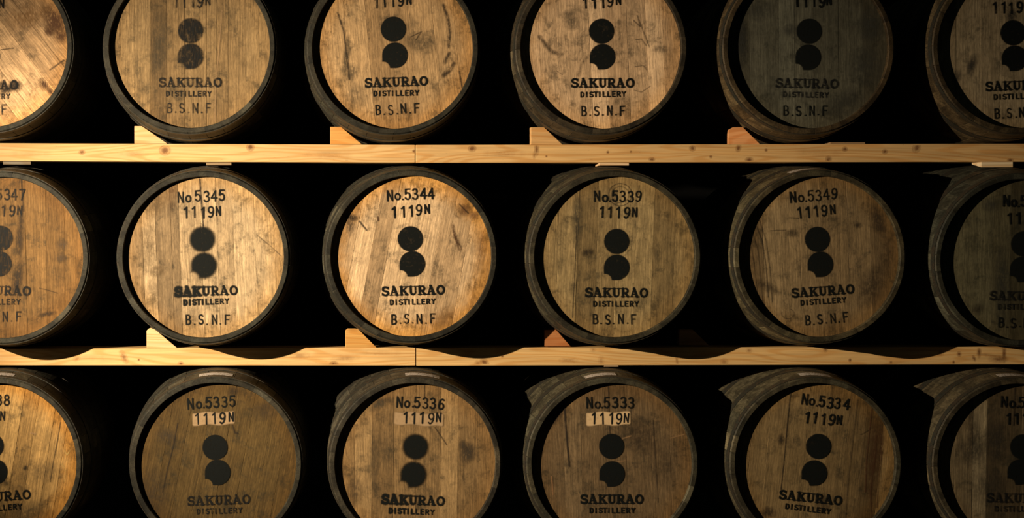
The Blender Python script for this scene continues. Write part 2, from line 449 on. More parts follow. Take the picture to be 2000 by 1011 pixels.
def barrel(name_row, c, ang, edges, tones, base, label, T, num=None, soft=0.8, stains=(), lines=(), worn=False,
           sticker=None, patch=None, bleed=0.0, side=(0.040, 0.037, 0.025), tilt=0.0, group=None, wornname=False, marksoft=None, edge=.5):
    """c: centre px; ang: grain angle deg (ccw); edges: board joints px from the centre; tones per board"""
    root = bpy.data.objects.new('barrel', None); col.objects.link(root); root.empty_display_size = 0.1
    root.location = (WX(c[0]), 0.0, WZ(c[1]) - RB)
    if tilt: root.rotation_euler = (math.radians(tilt), 0, 0); root.location.z += 0.0
    root['label'] = label; root['category'] = 'barrel'; root['group'] = group
    off = (0, 0, RB)
    ph = random.uniform(0, 2 * pi)
    for k, me in enumerate(STAVES):
        t = random.uniform(0.72, 1.2); wv_ = random.uniform(-.04, .06)
        if random.random() < 0.10: t *= 1.7
        link('stave', me, root, (side[0] * t * (1 + wv_), side[1] * t, side[2] * t * (1 - wv_)), off, (0, ph, 0))
    for me in HOOPS: link('hoop', me, root, None, off, (0, random.uniform(0, 2 * pi), 0))
    E = [-161] + list(edges) + [161]
    for i in range(len(E) - 1):
        t = tones[i] if i < len(tones) else random.uniform(.88, 1.1)
        t = max(.35, 1 + (t - 1) * 1.7)
        link('head_board', board_mesh(E[i] * S, E[i + 1] * S, y=HREC + random.uniform(0, .0009)), root,
             (base[0] * t, base[1] * t * (1 + (t - 1) * .10), base[2] * t * (1 + (t - 1) * .22), edge), off, (0, -math.radians(ang), 0))
    # marks
    for kk, (b, colr) in enumerate([([q], cc) for bb, cc in stains for q in bb]):
        xs = [q[0] for q in b]; ysn = [q[1] for q in b]

        mx, my = (min(xs) + max(xs)) / 2, (min(ysn) + max(ysn)) / 2
        hu = max(abs(q[0] - mx) + max(q[2], q[3]) * 1.2 for q in b); hv = max(abs(q[1] - my) + max(q[2], q[3]) * 1.2 for q in b)
        layer('stain', root, c, mx, my, 0, hu, hv, 2.0, blobs([(q[0] - mx, -(q[1] - my), q[2], q[3], q[4], q[5]) for q in b]), M_STAIN, off, .0004 + .00003 * kk, color=colr, label='dark stain in the wood')
    for kk, (pts, wdl, st, colr) in enumerate(lines):
        mx = (min(p[0] for p in pts) + max(p[0] for p in pts)) / 2; my = (min(p[1] for p in pts) + max(p[1] for p in pts)) / 2
        hu = (max(p[0] for p in pts) - min(p[0] for p in pts)) / 2 + wdl + 3; hv = (max(p[1] for p in pts) - min(p[1] for p in pts)) / 2 + wdl + 3
        sg = [(p[0] - mx, -(p[1] - my), q[0] - mx, -(q[1] - my), wdl / 2) for p, q in zip(pts, pts[1:])]
        layer('scratch', root, c, mx, my, 0, hu, hv, 0.9 if wdl < 4 else 1.6, (lambda sg, wdl, st: lambda U, V: st * smooth(sd_segs(U, V, sg), 0.6 + wdl * .35))(sg, wdl, st), M_LINE if wdl < 3.1 else M_STAIN, off, .00060 + .00002 * kk, color=colr)
    if patch:
        pxx, pyy, hw, hh, pa, pc = patch
        layer('sanded_patch', root, c, pxx, pyy, pa, hw + 4, hh + 4, 1.2,
              lambda U, V: smooth(np.hypot(np.maximum(np.abs(U) - hw + 3, 0), np.maximum(np.abs(V + 1.3 * np.sin(U * .13)) - hh + 3, 0)) - 3, 1.6), M_BARE, off, .0008, color=pc, label='pale sanded patch')
    ink = M_INKWORN if worn else M_INK
    ms = marksoft or soft
    def txt(nm, key, segs, hu, hv, cell, mat, lab, s_=soft, gl=0.0):
        if key not in T: return
        x, y, a = T[key]
        layer(nm, root, c, x, y, a, hu, hv, cell,
              lambda U, V: smooth(sd_segs(U, V, segs) - gl * np.clip((20 - U) / 50, 0, 1), s_ + gl * .8 * np.clip((20 - U) / 50, 0, 1)), mat, off, .0011, label=lab)
    if num: txt('painted_number', 'no', segs_number(num), 52, 14, .6, ink, 'black stencilled serial number')
    txt('painted_batch_code', 'bt', segs_batch(), 44, 15, .6, M_INK if patch else ink, 'black stencilled batch code')
    txt('painted_name', 'nm', segs_name(), 66, 14, .55, M_INKWORN if wornname else ink, 'black stencilled slab-serif lettering', soft, bleed)
    txt('painted_subtitle', 'sb', segs_sub(), 50, 8, .45, M_INKWORN if wornname else ink, 'small black stencilled lettering', soft * .8, bleed * .5)
    txt('painted_initials', 'in', segs_initials(), 48, 13, .6, ink, 'black stencilled initials')
    if 'e1' in T:
        (x1, y1), (x2, y2) = T['e1'], T['e2']
        layer('painted_emblem', root, c, (x1 + x2) / 2, (y1 + y2) / 2, 0, 38, 64, 1.0, emblem(x2 - x1, y2 - y1, ms), ink, off, .0011,
              label='black emblem of two stacked discs')
    if sticker:
        a0, a1 = [math.asin(v / 172.0) for v in sticker]
        link('paper_label', label_mesh(a0, a1, .040, .080), root, None, off, label='white printed paper label')
    return root

# ------------------------------------------------------------------ the place
def structure(name, v, f, mat):
    o = link(name, mesh(name, v, f, mat)); o['kind'] = 'structure'; return o
def box_vf(x0, x1, y0, y1, z0, z1):
    v = [(x, y, z) for x in (x0, x1) for y in (y0, y1) for z in (z0, z1)]
    return v, [[0, 1, 3, 2], [4, 6, 7, 5], [0, 4, 5, 1], [2, 3, 7, 6], [0, 2, 6, 4], [1, 5, 7, 3]]
structure('floor', *box_vf(-9, 9, -8, 4.0, -0.12, 0.0), M_FLOOR)
structure('wall_back', *box_vf(-9, 9, 4.0, 4.15, 0.0, 4.2), M_WALL)

# ------------------------------------------------------------------ rack rails
PINE = (0.74, 0.50, 0.235)
def rail(x0, x1, top0, top1, bot0, bot1, label, knots=(), y=P_RAIL, color=PINE, cracks=()):
    k = (D + y) / D
    pts = [(x0, top0), (x1, top1), (x1, bot1), (x0, bot0)]
    W = [(WX(VX + (a - VX) * k), WZ(VY + (b - VY) * k)) for a, b in pts]
    ox, oz = (W[0][0] + W[1][0]) / 2, (W[2][1] + W[3][1]) / 2
    root = bpy.data.objects.new('timber_rail', None); col.objects.link(root); root.location = (ox, y + W_RAIL / 2, oz); root.empty_display_size = .1
    root['label'] = label; root['category'] = 'beam'; root['group'] = 'pine rails carrying the barrels'
    v, f = prism([(a - ox, b - oz) for a, b in W], -W_RAIL / 2, W_RAIL / 2)
    # a few cuts along the length so that the long face is not one sliver
    o = bevel(link('beam', mesh('beam', v, f, M_PINE), root, color), .0018, 2)
    for (kx, ky, ru, rv, st, rot) in knots:
        ru *= 1.15; rv *= 1.2; st = min(1, st * 1.15)
        wx, _, wz = at(kx, ky, y)
        half = max(ru, rv) * 2.2
        n = 26; u = np.linspace(-half, half, n); U, V = np.meshgrid(u, u)
        cr, sr = math.cos(math.radians(rot)), math.sin(math.radians(rot))
        Ur, Vr = U * cr + V * sr, -U * sr + V * cr
        q = np.hypot(Ur / ru, Vr / rv)
        A = st * np.clip(np.maximum(np.clip(1.25 - q, 0, 1), 0.36 * np.clip(1.0 - np.abs(q - 1.25) * 3.0, 0, 1)), 0, 1)
        X, Z = wx - ox + U * S * k, wz - oz + V * S * k
        zt, zb = WZ(VY + ((top0 + top1) / 2 - VY) * k) - oz - .002, WZ(VY + ((bot0 + bot1) / 2 - VY) * k) - oz + .002
        vv = np.stack([X.ravel(), np.full(n * n, -W_RAIL / 2 - .0004), Z.ravel()], 1)
        ff = [[j * n + i, j * n + i + 1, j * n + n + i + 1, j * n + n + i] for j in range(n - 1) for i in range(n - 1)
              if Z[j, i] > zb and Z[j + 1, i] < zt and max(A[j, i], A[j + 1, i], A[j, i + 1], A[j + 1, i + 1]) > .01]
        if not ff: continue
        used = sorted({i for q_ in ff for i in q_}); mp = {a: b for b, a in enumerate(used)}
        me = mesh('knot', [vv[i] for i in used], [[mp[i] for i in q_] for q_ in ff], M_KNOT)
        at_ = me.attributes.new('alpha', 'FLOAT', 'POINT'); at_.data.foreach_set('value', A.ravel()[used].astype(np.float32))
        link('knot', me, root, (0.20, 0.085, 0.03) if st > .6 else (0.34, 0.17, 0.06), label='brown knot')
    return root
rail(-160, 810.6, 278.6, 282.6, 314.0, 317.6, 'long pale pine rail under the top row, left of the joint',
     [(160, 297, 4, 3, 1, 0), (322, 293.5, 7, 6, .85, 0), (489, 287, 5, 5, .9, 0), (808, 295, 2, 2, .9, 0), (262, 300, 18, 4, .25, 0), (640, 303, 30, 4, .3, 0), (60, 300, 26, 3, .25, 0)], color=(.69, .455, .205))
rail(811.8, 2160, 282.6, 280.0, 317.8, 315.6, 'long pine rail under the top row, right of the joint',
     [(922, 290, 5, 4, 1, 10), (1048, 291, 3, 8, .7, 0), (1043, 303, 2, 5, .5, 0), (1187, 297, 2, 2, .8, 0), (1232, 296, 1.5, 1.5, .8, 0), (1067, 305, 1.5, 1.5, .8, 0),
      (1352, 289.5, 4, 3.5, 1, 0), (1273, 311, 4, 2.6, .9, 0), (1388, 306, 2, 2, .9, 0), (1442, 289, 3.4, 4.6, .85, -20), (1463, 312, 5, 3.4, .9, 0), (1496, 293, 2, 2, 1, 0),
      (1618, 311, 4, 4, .8, 0), (1650, 291, 3.6, 3, .9, 0), (1728, 296, 3.5, 3, .9, 0), (1790, 288, 5, 6.5, .7, -25), (1973, 313, 4, 2.4, .9, 0), (985, 300, 26, 4, .3, 0), (1600, 298, 34, 3, .3, 0)], color=(.66, .42, .18))
rail(-160, 811.4, 680.6, 678.4, 713.2, 713.6, 'long pale pine rail under the middle row, left of the joint',
     [(242, 697, 4, 9, .55, 25), (271, 702, 1.6, 1.6, 1, 0), (353, 710.5, 4, 3, .8, 0), (652, 711, 5.5, 3.6, 1, 0), (150, 700, 5, 3, .4, 20), (190, 699, 30, 2.5, .25, -5), (585, 694, 12, 5, .35, 0), (675, 699, 18, 4.5, .35, 5), (745, 689, 26, 3, .25, 0)], color=(.73, .475, .205))
rail(813.2, 2160, 678.6, 676.6, 714.0, 711.0, 'long pine rail under the middle row, right of the joint',
     [(946, 707, 6, 4, .8, -35), (981, 695, 2, 2, .9, 0), (933, 709, 4, 4, .5, 0), (1158, 682, 4, 3, .4, 0), (1322, 704, 2, 7, .5, 10), (1174, 704, 4, 6, .3, 0), (1414, 706, 5, 4, .5, 0), (1110, 703, 12, 3, .4, 0),
      (1463, 684, 4, 3, .45, 0), (1612, 681, 3, 4, .6, 0), (1660, 703, 2.2, 2.2, .9, 0), (1740, 707, 2, 2, .6, 0), (1837, 689, 4, 3.6, .5, 0), (1873, 691, 3, 3.2, .8, 0), (1902, 699.5, 2.2, 4, 1, 25), (1862, 707, 1.6, 2.5, .9, 0),
      (1912, 687, 2.5, 7, .8, 0), (1961, 690, 3, 11, .8, 0), (1950, 701, 12, 4, .6, 0), (1930, 693, 16, 1.6, .5, -8)], color=(.68, .44, .185))
rail(-160, 811.4, 1072.7, 1072.7, 1108.5, 1108.5, 'pine rail on the floor under the bottom row, left part')
rail(813.2, 2160, 1072.7, 1072.7, 1108.5, 1108.5, 'pine rail on the floor under the bottom row, right part')

# ------------------------------------------------------------------ chocks and shims
def chock(poly, label, color, depth=.032, y=P_RAIL + .0005, rotz=0.0, cat='wedge', name='wooden_chock', group='wooden chocks against the barrels', bev=.0012, back=None):
    k = (D + y) / D
    W = [(WX(VX + (a - VX) * k), WZ(VY + (b - VY) * k)) for a, b in poly]
    ox = sum(p[0] for p in W) / len(W); oz = min(p[1] for p in W)
    if back is None and cat == 'wedge':      # the sloping cheek is cut a little deeper towards the back, like the barrel
        mx = sum(p[0] for p in poly) / len(poly)
        back = [(a - 5 if a > mx else a, b) for a, b in poly]
    B = [(WX(VX + (a - VX) * k), WZ(VY + (b - VY) * k)) for a, b in back] if back else W
    v, f = prism([(a - ox, b - oz) for a, b in W], 0, depth, [(a - ox, b - oz) for a, b in B])
    o = link(name, mesh(name, v, f, M_PINE), None, color, (ox, y, oz), (0, 0, rotz))
    bevel(o, bev); o['label'] = label; o['category'] = cat; o['group'] = group
    return o
OC = (.62, .37, .17)
chock([(262.5, 246), (277, 246), (327, 280.2), (262.5, 280.2)], 'pale wooden chock with streaky end grain at the second barrel of the top row', (.70, .46, .23))
chock([(645, 247.5), (666, 247.5), (707, 281.6), (645, 281.6)], 'clean orange wooden chock at the third barrel of the top row', (.68, .35, .10))
chock([(1036.8, 248.5), (1063, 248.5), (1099, 282), (1036.8, 282)], 'brown wooden chock beside the fourth barrel of the top row', (.62, .37, .155), rotz=.03)
chock([(1422.5, 253.5), (1432, 248.2), (1451, 248.2), (1484, 281.6), (1422.5, 281.6)], 'reddish wooden chock with a clipped left corner, rightmost on the upper rail', (.66, .31, .125), rotz=-.10)
chock([(286.3, 645.5), (291, 641), (295, 640), (303, 643), (346, 679), (286.3, 679)], 'pale wooden chock tucked under the barrel numbered 5345', (.74, .50, .26))
chock([(675, 645.5), (680, 641.5), (699, 641.5), (736, 678.6), (675, 678.6)], 'orange wooden chock with rounded corner under the barrel numbered 5344', (.62, .34, .10), rotz=.02)
chock([(1064, 644), (1086, 643.2), (1115, 676.2), (1064, 676.2)], 'dark reddish brown chock under the barrel numbered 5339', (.42, .17, .06), y=P_RAIL + .016, rotz=-.04)
chock([(1327, 643), (1353, 643), (1385, 674.2), (1326, 674.2)], 'chock lying in deep shade right of the barrel numbered 5339', (.5, .3, .15), y=P_RAIL + .04)
def shim(x0, x1, y0, y1, label, color, y=P_RAIL + .004, depth=.06, **kw):
    return chock([(x0, y0), (x1, y0), (x1, y1), (x0, y1)], label, color, depth=depth, y=y, cat='shim', name='wooden_shim', group='thin shims between barrels and rails', bev=.0006, **kw)
shim(403, 452, 317.2, 322.5, 'brown wooden shim on top of the barrel numbered 5345', (.27, .19, .11), depth=.10)
shim(6, 60, 315.4, 321, 'grey thin shim on top of the barrel numbered 5347', (.20, .17, .13), depth=.10)
shim(1171, 1228.5, 318.0, 323.0, 'thin pale strip of wood on top of the barrel numbered 5339', (.72, .52, .32), depth=.10)
chock([(1917, 315.8), (1978, 315.8), (1978, 326.5), (1917, 326.5)], 'thick pale chamfered block wedged under the upper rail at the far right', (.80, .64, .42), depth=.07, y=.120, rotz=-.07, back=[(1910, 315.8), (1978, 315.8), (1978, 319.5), (1910, 319.5)], cat='shim', name='wooden_shim', group='thin shims between barrels and rails')
shim(1180, 1208, 713.0, 715.8, 'short thin shim on top of the barrel numbered 5333', (.60, .44, .28), depth=.10)
shim(1622, 1690, 277.8, 280.9, 'flat strip of wood on the upper rail behind the grey barrel', (.30, .19, .10), y=P_RAIL + .01, depth=.08)

# ------------------------------------------------------------------ barrels
DK = (0.028, 0.020, 0.014); GRN = (0.055, 0.050, 0.036); RED = (0.075, 0.032, 0.014); LT = (0.42, 0.27, 0.15)
top, mid_, bot = 'barrels in the top row', 'barrels in the middle row', 'barrels in the bottom row'

barrel(1, (-26, 91.5), 38, [-120, -75, -40, -8, 22, 52, 95], [1, 1, .95, 1.05, 1.1, 1.0, .86, .85], (.61, .40, .215),
       'barrel with diagonal boards and orange spirit stains, leftmost of the top row',
       dict(bt=(-28, 8, 0), e1=(-27, 60), e2=(-25, 110), nm=(-27, 166, 0), sb=(-24, 188, 0), **{'in': (-29, 214, 0)}), worn=True, wornname=True,
       stains=[([(108, 42, 22, 40, 30, .85), (96, 60, 10, 12, 0, .9), (118, 72, 16, 14, -40, .6)], RED), ([(86, 165, 9, 14, 30, .9), (98, 178, 6, 10, 40, .8)], RED),
               ([(29, 168, 15, 12, 0, 1), (12, 176, 14, 8, 30, 1), (2, 166, 12, 9, 0, .8)], DK), ([(55, 30, 45, 26, 20, .55)], (.20, .10, .03))],
       lines=[([(2, 97), (27, 94)], 1.4, .8, DK), ([(98, 136), (124, 118)], 3, .6, DK)], edge=0.60, group=top)
o = None
barrel(1, (370, 92.4), 0, [-135, -108, -77, -46, -10, 33, 53, 75, 110, 135], [1.0, 1.08, 1.06, .78, .9, .98, 1.0, .92, .98, 1.08, 1.1], (0.253, 0.168, 0.079),
       'barrel with plain upright boards and a worn emblem, second of the top row',
       dict(bt=(375, 4, 0), e1=(372, 60), e2=(372, 110), nm=(371, 161, 0), sb=(369, 183, 0), **{'in': (369, 211, 0)}), worn=True, wornname=True, soft=1.1, marksoft=2.2,
       stains=[([(312, 78, 20, 60, 0, .45), (308, 120, 16, 40, 0, .35)], GRN)], lines=[([(434, 20), (428, 90), (422, 160), (419, 235)], 1.2, .55, LT)], edge=0.20, group=top)
barrel(1, (767, 94), 5, [-128, -88, -46, 0, 40, 84, 126], [.98, 1.08, 1.10, .9, .94, 1.04, 1.04, 1.05], (0.406, 0.263, 0.130),
       'barrel with curved dark scuffs right of its emblem, third of the top row',
       dict(bt=(767, 3, 2), e1=(768, 57), e2=(771, 108), nm=(773, 160, 2), sb=(774, 182, 1), **{'in': (776, 213, 3)}), soft=.9,
       stains=[([(688, 140, 14, 16, 0, .6), (676, 110, 8, 40, -8, .6)], GRN), ([(820, 85, 32, 22, 0, .5), (800, 60, 20, 30, 0, .3)], GRN), ([(690, 192, 24, 30, 0, .35)], GRN)],
       lines=[([(866, 10), (874, 35), (879, 62), (876, 92)], 5, .75, DK), ([(868, 122), (877, 104)], 6, .7, DK), ([(866, 147), (878, 138), (886, 124)], 7, .7, DK),
              ([(802, 72), (822, 62), (812, 78)], 1.5, .7, DK), ([(897, 140), (902, 172)], 1.8, .9, DK), ([(659, 25), (671, 60), (677, 110), (682, 155)], 2.6, .8, DK)], edge=0.60, group=top)
barrel(1, (1174, 94), 2.5, [-118, -84, -20, 14, 54, 92, 124], [1.02, .98, 1.0, 1.14, .90, .98, 1.18, .95], (0.576, 0.393, 0.231),
       'barrel with faint scribbled scratches across pale boards, fourth of the top row',
       dict(bt=(1176, 5, 3), e1=(1174.5, 61), e2=(1176.5, 111), nm=(1176, 162, 0), sb=(1178, 184, 1), **{'in': (1178, 216, 0)}), soft=.8,
       stains=[([(1116, 42, 16, 18, 0, .55), (1110, 26, 20, 8, 20, .4)], GRN), ([(1290, 96, 18, 8, 0, .5)], GRN)],
       lines=[([(1053, 72), (1066, 88), (1078, 102), (1096, 106)], 7, .6, DK), ([(1128, 148), (1136, 126), (1148, 110)], 6, .45, DK), ([(1104, 70), (1108, 92)], 5, .4, DK),
              ([(1237, 40), (1250, 52), (1244, 30), (1256, 62), (1268, 92)], 1.3, .8, DK), ([(1240, 78), (1252, 76), (1262, 90)], 1.3, .7, DK), ([(1240, 130), (1256, 128), (1262, 136)], 1.2, .6, DK),
              ([(1238, 176), (1252, 180), (1270, 168)], 1.2, .6, DK), ([(1086, 138), (1098, 146), (1100, 136)], 1.2, .6, DK)], side=(0.049, 0.038, 0.022), edge=0.45, group=top)
barrel(1, (1579, 93.3), 0.5, [-112, -54, -24, 10, 62, 110], [.85, 1.0, 1.15, 1.05, .95, .95, .8], (0.100, 0.096, 0.069),
       'dark grey weathered barrel, fifth of the top row',
       dict(bt=(1588, 3, 0), e1=(1580, 61), e2=(1578, 112), nm=(1575, 163, -1), sb=(1574, 185, -1), **{'in': (1573, 216, 0)}), soft=.8, wornname=True,
       stains=[([(1449, 80, 12, 52, 0, .9)], (.03, .03, .026)), ([(1700, 50, 26, 34, 0, .7), (1690, 130, 34, 40, 20, .5)], (.05, .05, .042)), ([(1542, 58, 12, 12, 0, .6)], (.05, .05, .045)), ([(1480, 20, 30, 22, 0, .5)], (.05, .05, .042)), ([(1650, 200, 40, 26, 25, .5)], (.04, .04, .034))], side=(0.072, 0.049, 0.023), edge=0.20, group=top)
barrel(1, (1989, 92.5), 0, [-118, -70, -30, 20, 66, 110], [.9, 1.0, .95, 1.0, 1, 1, 1], (0.333, 0.262, 0.162),
       'dim brown barrel cut off by the right edge, last of the top row',
       dict(bt=(1975, 14, 2), e1=(1978, 64), e2=(1981, 114), nm=(1985, 167, 2), sb=(1985, 188, 2), **{'in': (1984, 220, 3)}), soft=1.1,
       stains=[([(1897, 128, 9, 24, -12, .8), (1868, 148, 12, 14, 0, .5)], (.035, .033, .03)), ([(1975, 30, 12, 14, 0, .8)], (.035, .033, .03))], side=(0.079, 0.057, 0.029), edge=0.30, group=top)

barrel(2, (5, 503), 1, [-100, -60, -20, 44, 84, 120], [1, 1, 1.0, .96, 1.02, .95, 1.05], (0.179, 0.100, 0.035),
       'orange-brown barrel numbered 5347, half outside the left edge, middle row',
       dict(no=(3, 380, 0), bt=(7, 411, -1), e1=(1, 465), e2=(-2, 515), nm=(-2, 567, -1), sb=(-4, 589, 0), **{'in': (-2, 618, 0)}), num='5347', soft=1.0, worn=True,
       stains=[([(38, 470, 8, 34, 0, .7), (34, 545, 10, 40, -10, .8), (42, 430, 6, 28, 0, .6)], DK), ([(122, 478, 13, 11, 0, .6), (118, 503, 12, 9, 0, .55)], (.08, .055, .035)), ([(92, 613, 20, 5, 10, .7)], DK)],
       lines=[([(42, 352), (44, 380), (46, 412)], 2.2, .7, DK), ([(76, 562), (92, 566), (112, 572)], 1.2, .6, DK)], edge=0.40, group=mid_)
barrel(2, (397, 502), 2, [-118, -92, -62, -46, -3, 28, 60, 102, 140], [.80, 1.02, .74, .72, .97, 1.05, .98, 1.12, 1.12, 1.05], (0.438, 0.317, 0.182),
       'bright barrel numbered 5345 with a dark split down its centre, middle row',
       dict(no=(392, 383, 1.5), bt=(396, 414, 1), e1=(395, 467), e2=(398, 518), nm=(402, 568, 1.5), sb=(403, 589, 2), **{'in': (406, 624, 1)}), num='5345', soft=.9, marksoft=4.5, bleed=1.6,
       stains=[([(300, 395, 24, 34, -20, .7), (290, 470, 20, 50, 0, .4), (306, 530, 16, 12, 0, .7), (300, 580, 22, 34, 0, .4)], (.13, .085, .04)), ([(335, 370, 10, 50, 0, .35)], RED)],
       lines=[([(390.5, 350), (394, 400), (397, 440)], 2.4, 1, DK), ([(397, 440), (400, 500), (401, 545)], 1.2, .8, DK), ([(503, 460), (530, 482), (549, 500)], 1.4, .6, DK), ([(413, 612), (414, 655)], 1.2, .7, DK)], edge=0.55, group=mid_)
barrel(2, (803, 500), -10.5, [-112, -78, -46, -14, 46, 68, 104, 132], [.92, 1.14, .86, 1.10, 1.10, .92, .90, 1.05, .95], (0.570, 0.395, 0.225),
       'brightest barrel, golden at its edge, numbered 5344, middle row',
       dict(no=(801, 379, 3), bt=(803, 412, 3), e1=(801, 466), e2=(805, 515), nm=(806, 567, 1.5), sb=(806, 589, 1.5), **{'in': (807, 622, 1)}), num='5344', soft=.7,
       stains=[([(686, 424, 14, 7, -10, .9), (684, 440, 12, 20, 0, .6)], DK), ([(908, 410, 12, 12, 0, .75), (926, 420, 12, 10, 0, .65)], (.16, .075, .03)), ([(940, 480, 12, 34, 0, .4), (930, 600, 20, 20, 0, .35), (690, 600, 16, 20, 0, .3), (870, 620, 30, 20, 30, .35)], (.15, .07, .025))],
       lines=[([(702, 432), (710, 442), (716, 449)], 3, .8, DK), ([(884, 440), (886, 452), (892, 468), (900, 487)], 4, .85, RED), ([(886, 458), (893, 478), (896, 488)], 2, .7, RED), ([(896, 398), (906, 408), (914, 416)], 1.6, .8, DK), ([(738, 424), (739, 430)], 3, .7, RED)], edge=1.00, group=mid_)
barrel(2, (1201, 501.4), -2, [-110, -72, -34, 4, 42, 76, 118], [.95, 1.0, .80, .92, 1.06, 1.08, .86, .95], (0.306, 0.221, 0.104),
       'olive-brown barrel numbered 5339 with a faint round stamp, middle row',
       dict(no=(1206, 383, 0), bt=(1208, 415, -2.5), e1=(1204, 471), e2=(1204, 522), nm=(1203, 571, -.5), sb=(1203, 593, 0), **{'in': (1200, 623, 0)}), num='5339', soft=.9,
       stains=[([(1148, 493, 14, 8, 10, .8)], DK), ([(1128, 430, 10, 60, 0, .6)], GRN), ([(1284, 495, 8, 20, 0, .4)], GRN)],
       lines=[(arc(1211, 380, 23, 22, 0, 360, 26), 1.2, .75, DK), (arc(1211, 380, 17, 16, 0, 360, 22), 1.0, .6, DK), ([(1127, 420), (1124, 500), (1118, 620)], 1.5, .8, DK), ([(1248, 362), (1246, 380)], 1.5, .8, DK)], side=(0.057, 0.050, 0.030), edge=0.35, group=mid_)
barrel(2, (1601, 500.7), 2, [-106, -70, -34, 8, 60, 104], [.85, 1.12, 1.06, 1.0, .92, .95, .8], (0.252, 0.177, 0.091),
       'brown barrel numbered 5349 with a wavy-grained board at its left, middle row',
       dict(no=(1588, 382, 5), bt=(1594, 413, 5), e1=(1596, 467), e2=(1602, 516), nm=(1606, 568, 4), sb=(1608, 588, 4), **{'in': (1614, 622, 5)}), num='5349', soft=1.0,
       stains=[([(1715, 430, 14, 34, 20, .7), (1700, 560, 26, 44, -20, .5), (1730, 500, 14, 40, 0, .4)], (.04, .028, .018)), ([(1546, 455, 14, 8, 0, .6), (1676, 440, 8, 6, 0, .7)], DK), ([(1500, 560, 30, 10, -25, .5)], DK)],
       lines=[([(1474, 434), (1488, 470), (1496, 520), (1500, 580)], 1.4, .8, DK), ([(1482, 428), (1496, 470), (1504, 530), (1508, 590)], 1.2, .7, DK), ([(1468, 450), (1480, 490), (1486, 550), (1490, 600)], 1.4, .7, DK), ([(1466, 480), (1473, 520), (1478, 570)], 1.4, .7, DK),
              (arc(1538, 612, 12, 10, -60, 200, 12), 1.3, .6, DK), ([(1540, 425), (1560, 426)], 1.3, .6, DK), ([(1504, 450), (1534, 449)], 1.2, .6, DK)], sticker=(-52, 13), side=(0.084, 0.070, 0.038), edge=0.55, group=mid_)
barrel(2, (1992, 507), 0, [-110, -52, -18, 30, 70, 110], [1, .98, .86, .7, .9, 1, 1], (0.132, 0.119, 0.068),
       'grey-brown barrel at the right edge under the pale chamfered block, middle row',
       dict(no=(1999, 393, -1), bt=(2001, 427, 0), e1=(1995, 476), e2=(1994, 526), nm=(1991, 578, -1), sb=(1992, 599, 0), **{'in': (1991, 630, 0)}), num='5348', soft=1.0, worn=False, wornname=True,
       stains=[([(1955, 560, 16, 80, 0, .55)], (.035, .037, .034)), ([(1930, 400, 20, 14, 0, .5)], (.04, .04, .036)), ([(1908, 604, 12, 12, 0, .5)], DK)], side=(0.052, 0.052, 0.036), tilt=2.6, edge=0.20, group=mid_)

barrel(3, (-8, 905), -9, [-100, -60, -18, 32, 62, 96, 124], [1, 1, .95, 1.05, .82, .95, .9, .95], (0.481, 0.299, 0.110),
       'orange barrel whose number ends in 8, cut off at the left edge, bottom row',
       dict(no=(-28, 781, 0), bt=(-25, 813, 0), e1=(-17, 870), e2=(-10, 921), nm=(-2, 969, 4), sb=(-1, 991, 4), **{'in': (2, 1024, 3)}), num='5338', soft=1.0,
       stains=[([(49, 913, 5, 5, 0, .95)], DK), ([(80, 920, 46, 24, 0, .3), (60, 1000, 40, 24, 0, .4)], GRN), ([(10, 940, 12, 10, 0, .6)], DK)],
       lines=[([(118, 824), (112, 860), (104, 900), (98, 940)], 1.6, .8, DK), ([(126, 880), (131, 888), (136, 880)], 1.6, .8, (.6, .42, .14)), ([(60, 845), (70, 847)], 2, .6, LT), ([(120, 905), (128, 915), (126, 940)], 1.2, .6, (.6, .42, .14))], sticker=(-40, 30), edge=0.90, group=bot)
barrel(3, (421.5, 904.6), -10.5, [-104, -68, -30, 12, 52, 92, 124], [.95, .9, .98, 1, .98, 1.02, 1, .95], (0.107, 0.068, 0.023),
       'mottled dark barrel numbered 5335 with a pale sanded batch code, bottom row',
       dict(no=(413, 785, 3), bt=(419, 817, 1.5), e1=(420, 873), e2=(425, 922), nm=(427, 976, 2), sb=(429, 997, 2), **{'in': (430, 1030, 2)}), num='5335', soft=.8, wornname=True,
       stains=[([(325, 852, 22, 16, 0, .6), (300, 960, 30, 50, 0, .4), (520, 800, 30, 20, 20, .4)], (.06, .045, .03)), ([(455, 765, 12, 12, 0, .6)], DK)],
       lines=[([(347, 826), (339, 870), (328, 912), (318, 960)], 1.8, .9, DK), ([(454, 830), (458, 844), (464, 846)], 3, .7, DK)], patch=(417, 817, 41, 12, 1.5, (.36, .245, .135)), sticker=(-35, 31), side=(0.048, 0.044, 0.030), edge=0.40, group=bot)
barrel(3, (811, 905), -.5, [-118, -84, -42, 2, 50, 84, 122], [.88, 1.08, .84, .92, .92, 1.10, .92, .9], (0.291, 0.187, 0.084),
       'barrel numbered 5336 with a blurred emblem and dark blotch at right, bottom row',
       dict(no=(820, 786, -3), bt=(825, 816, -2), e1=(811, 872), e2=(807, 926), nm=(806, 976, -2), sb=(804, 998, -2), **{'in': (803, 1030, -2)}), num='5336', soft=1.0, marksoft=4.2, bleed=1.1,
       stains=[([(914, 884, 16, 22, -20, .85), (905, 870, 10, 12, 0, .7)], (.05, .038, .026)), ([(740, 790, 26, 10, 25, .6), (730, 900, 12, 70, 0, .3), (755, 880, 24, 40, 0, .3)], GRN), ([(694, 960, 14, 30, 0, .5)], (.07, .05, .03))],
       lines=[([(849, 834), (860, 850), (872, 868)], 1.6, .8, DK), ([(829, 752), (829, 778)], 1.4, .8, DK)], patch=(818, 818, 48, 12, -3, (.38, .26, .145)), sticker=(-18, 49), side=(0.057, 0.050, 0.034), edge=0.35, group=bot)
